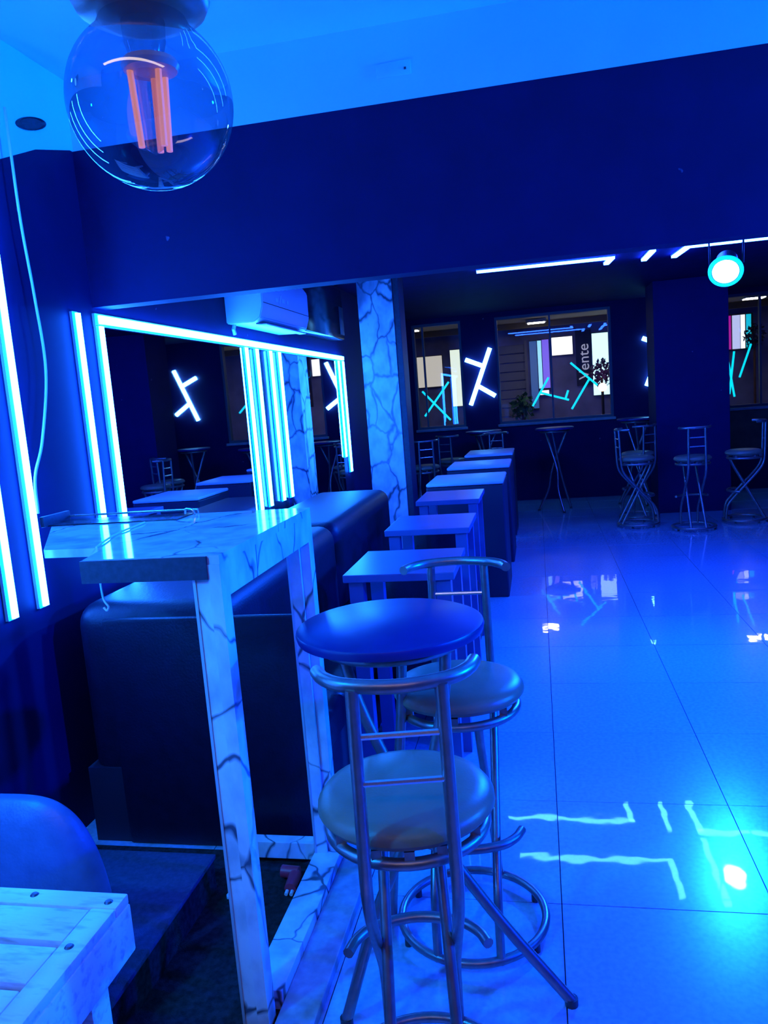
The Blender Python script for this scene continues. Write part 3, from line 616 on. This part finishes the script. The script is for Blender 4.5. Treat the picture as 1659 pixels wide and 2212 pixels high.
# ------------------------------------------------------------------ hanging filament bulb
BD = 0.56
BC = Vector((-0.2225, 0.4745, 1.741))
o = thing('pendant_bulb', 'large smoky globe bulb with orange filaments hanging near the camera', 'lamp', tuple(BC))
AX = Vector((0.02, -0.02, 1)).normalized(); RB = 0.0497
pr = [(0.0, -RB)]
for k in range(1, 27):
    a = -PI/2 + k/26*(PI*0.80)
    pr.append((RB*math.cos(a), RB*math.sin(a)))
pr += [(0.0265, 0.0455), (0.0245, 0.050), (0.0235, 0.058)]
bm = bmesh.new(); lathe(bm, pr, BC, 72, AX); obj('glass_globe', bm, 'bulb', o)
bm = bmesh.new(); lathe(bm, [(0.0, 0.046), (0.022, 0.046), (0.030, 0.048), (0.038, 0.052), (0.041, 0.058), (0.041, 0.092), (0.037, 0.098), (0.030, 0.100), (0.028, 0.135), (0.0, 0.140)], BC, 48, AX); sk = obj('socket', bm, 'brass', o)
bm = bmesh.new(); lathe(bm, [(0.041, 0.068), (0.0425, 0.070), (0.0425, 0.074), (0.041, 0.076)], BC, 48, AX); obj('socket_rib', bm, 'brass', sk)
bm = bmesh.new(); tube(bm, [BC+AX*0.138, (BC.x+0.006, BC.y-0.006, ZN)], 0.0035, 8); obj('cord', bm, 'black_plastic', o)
bm = bmesh.new(); lathe(bm, [(0.013, 0.047), (0.0125, 0.035), (0.010, 0.026), (0.0075, 0.012), (0.0055, -0.026), (0.0, -0.030)], BC, 24, AX); stm = obj('stem', bm, 'clear_stem', o)
bm = bmesh.new(); lathe(bm, [(0.0, 0.026), (0.016, 0.024), (0.0175, 0.021), (0.016, 0.018), (0.0, 0.017)], BC+Vector((0.002, 0, 0)), 24, AX); obj('stem_flare', bm, 'ac', stm)
for xx, yy in ((-0.0085, -0.006), (0.0085, -0.003), (-0.001, 0.010), (0.006, 0.011)):
    bm = bmesh.new(); tube(bm, [BC+Vector((xx, yy, 0.018)), BC+Vector((xx*0.8, yy*0.8, -0.026))], 0.0021, 8); obj('filament', bm, 'filament', o)

# ------------------------------------------------------------------ the street outside
struct('ground', mk(box, -9, 12, YF+0.16, 24, -0.15, -0.02), mat('asphalt', (0.05, 0.05, 0.055), 0.7, var=0.3, vscale=6), 'dark street beyond the windows')
YS = 15.0
tag(obj('shop_building', mk(box, -8, 11, YS, YS+0.4, -0.02, 5.0), mat('night_facade', (0.34, 0.36, 0.70), 0.7, var=0.3, vscale=2)), 'dark building across the street behind the windows', 'building')
o = thing('awning', 'brown awning over the pavement outside the windows', 'awning', (0.3, YF+0.2, 2.7))
obj('canopy', mk(box, -4, 6, YF+0.18, 14.2, 2.72, 2.80), mat('awning_cloth', (0.70, 0.60, 0.50), 0.8), o, smooth=False)
obj('valance', mk(box, -4, 6, 14.18, 14.22, 2.62, 2.80), mat('awning_edge', (0.20, 0.17, 0.15), 0.8), o, smooth=False)
o = thing('awning_lamp', 'white lamp under the awning seen through the wide window', 'lamp', (0.1, 14.0, 2.66))
obj('lamp_tray', mk(box, -0.12, 0.22, 13.6, 13.85, 2.66, 2.715, 0.01), 'ac', o); obj('diffuser', mk(box, -0.09, 0.19, 13.62, 13.83, 2.65, 2.66), emis('awning_light', (14, 12.8, 11)), o, smooth=False)
for x, lb in ((-2.0, 'white lamp under the awning outside the narrow window'), (3.3, 'white lamp under the awning outside the right window')):  # two more lamps, added to brighten the facade
    o = thing('awning_lamp', lb, 'lamp', (x, 13.0, 2.66))
    obj('lamp_tray', mk(box, x-0.17, x+0.17, 12.9, 13.15, 2.66, 2.715, 0.01), 'ac', o); obj('diffuser', mk(box, x-0.14, x+0.14, 12.92, 13.13, 2.65, 2.66), bpy.data.materials['awning_light'], o, smooth=False)
def lightbox(name, x0, x1, z0, z1, rgb, label, cat='sign', dy=0.06):
    o = thing(name, label, cat, ((x0+x1)/2, YS-dy, z0))
    obj('casing', mk(box, x0-0.004, x1+0.004, YS-dy, YS, z0-0.015, z1+0.015), 'frame', o, smooth=False)
    obj('lit_face', mk(box, x0, x1, YS-dy-0.006, YS-dy, z0, z1), emis(name+'_glow', rgb), o, smooth=False)
    return o
lightbox('light_box', 0.315, 0.685, 2.14, 2.46, (1.5, 1.5, 1.6), 'blank white light box across the street')
lightbox('shop_window', 1.03, 1.50, 1.36, 2.47, (0.95, 1.5, 1.7), 'glaring white shop window at the right of the wide window')
lightbox('violet_sign', 0.138, 0.26, 1.56, 2.44, (0.18, 0.10, 0.85), 'violet lit strip sign across the street')
lightbox('pale_tube_sign', 0.055, 0.125, 1.56, 2.43, (0.35, 0.85, 1.3), 'thin pale blue light column across the street')
lightbox('small_lit_sign', 0.07, 0.23, 1.44, 1.52, (1.3, 1.1, 1.6), 'small bright sign beneath the violet strip')
lightbox('blue_panel', -0.09, 0.04, 1.2, 2.43, (0.0, 0.06, 0.25), 'dull blue lit panel across the street')
o = thing('vertical_sign', 'dark vertical shop sign with pale letters reading upwards', 'sign', (0.89, YS-0.05, 1.6))
obj('board', mk(box, 0.74, 1.01, YS-0.05, YS, 1.55, 2.55), mat('sign_board', (0.03, 0.04, 0.09), 0.5), o, smooth=False)
cu = bpy.data.curves.new('sign_letters', 'FONT'); cu.body = 'Vente'; cu.size = 0.27; cu.extrude = 0.006; cu.align_x = 'LEFT'
to = bpy.data.objects.new('tmp_text', cu); COL.objects.link(to)
dg = bpy.context.evaluated_depsgraph_get(); me = bpy.data.meshes.new_from_object(to.evaluated_get(dg)); COL.objects.unlink(to); bpy.data.objects.remove(to)
me.transform(Matrix.Translation((0.965-0.89, -0.008, 1.66-1.6)) @ Matrix.Rotation(PI/2, 4, 'X') @ Matrix.Rotation(PI/2, 4, 'Z'))
me.materials.clear(); me.materials.append(emis('sign_letter_paint', (0.30, 0.30, 0.40)))  # the letters emit a faint pale glow of their own
lt = bpy.data.objects.new('lettering', me); COL.objects.link(lt); lt.parent = o
# curtains / shutters, left half of the wide window
o = thing('shutter', 'grey corrugated shutter across the street', 'shutter', (-0.42, YS-0.05, 0.9))
for k in range(9): obj('slat', mk(box, -0.70, -0.16, YS-0.05, YS-0.01, 0.92+k*0.165, 0.92+k*0.165+0.15, 0.006), mat('shutter_grey', (0.30, 0.32, 0.44), 0.6) if k == 0 else bpy.data.materials['shutter_grey'], o, smooth=False)
for x in (-0.74, -0.16): obj('post', mk(box, x-0.025, x+0.025, YS-0.10, YS, 0, 2.45), bpy.data.materials['shutter_grey'], o, smooth=False)
# warm room across the street, seen through the narrow window
lightbox('lit_doorway', -2.20, -1.72, 1.75, 2.32, (0.55, 0.50, 0.42), 'dim beige lit doorway seen through the narrow window', 'doorway')
lightbox('bright_doorway', -1.56, -1.38, 1.35, 2.40, (0.9, 1.0, 0.8), 'bright slit of light at the right of the narrow window', 'doorway')
# multi coloured shop seen through the right window
o = thing('shop_display', 'lit shop display with magenta, lilac, white and turquoise strips', 'display', (3.52, YS-0.06, 1.96))
obj('casing', mk(box, 3.28, 3.76, YS-0.06, YS, 1.96, 2.58), 'frame', o, smooth=False)
for x0, x1, rgb in ((3.30, 3.40, (0.45, 0.0, 0.30)), (3.42, 3.55, (0.55, 0.60, 0.95)), (3.56, 3.63, (1.3, 1.4, 1.5)), (3.65, 3.73, (0.0, 0.55, 0.75))):
    obj('lit_strip', mk(box, x0, x1, YS-0.066, YS-0.06, 1.98, 2.56), emis('display_glow', rgb), o, smooth=False)
def bush(name, c, r, m, label):
    bm = bmesh.new()
    for k in range(140):
        d = Vector((random.gauss(0, 1), random.gauss(0, 1), random.gauss(0, 1))).normalized()*r*random.uniform(0.55, 1.0); d.z *= 1.25
        p = Vector(c)+d; a = Vector((random.gauss(0, 1), random.gauss(0, 1), random.gauss(0, 1))).normalized()*r*0.28; b = a.cross(d).normalized()*r*0.14
        bm.faces.new([bm.verts.new(p-a), bm.verts.new(p+b), bm.verts.new(p+a), bm.verts.new(p-b)])
    o = thing(name, label, 'plant', (c[0], c[1], 0)); obj('foliage', bm, m, o, smooth=False)
    bm = bmesh.new(); tube(bm, [(c[0], c[1], -0.02), (c[0], c[1], c[2]-r*0.4)], 0.02, 8); obj('stem', bm, 'brown', o)
    bm = bmesh.new(); lathe(bm, [(0, -0.02), (0.14, -0.02), (0.18, 0.3), (0.16, 0.3), (0.14, 0.25), (0, 0.25)], (c[0], c[1], 0), 20); obj('pot', bm, 'sill', o)
bush('potted_shrub', (-0.25, 14.0, 1.25), 0.22, mat('leaf_green', (0.05, 0.22, 0.08), 0.5), 'green potted shrub outside the wide window')
bush('potted_shrub', (1.13, 14.3, 1.75), 0.20, mat('leaf_violet', (0.16, 0.06, 0.24), 0.5), 'violet leafed shrub before the glaring shop window')
bush('potted_shrub', (3.62, 14.3, 2.15), 0.17, mat('leaf_dark', (0.03, 0.03, 0.06), 0.6), 'dark round shrub seen through the right window')
o = thing('globe_lamp', 'glowing warm globe lamp outside the wide window', 'lamp', (1.22, 13.7, 1.35))
bm = bmesh.new(); lathe(bm, [(0.0, -0.07)]+[(0.07*math.cos(a), 0.07*math.sin(a)) for a in [-1.2+0.3*i for i in range(9)]]+[(0.0, 0.07)], (1.09, 13.7, 1.50), 24); obj('globe', bm, emis('warm_globe', (9, 6.0, 3.6)), o)
bm = bmesh.new(); tube(bm, [(1.09, 13.7, -0.02), (1.09, 13.7, 1.44)], 0.02, 8); obj('post', bm, 'black_plastic', o)
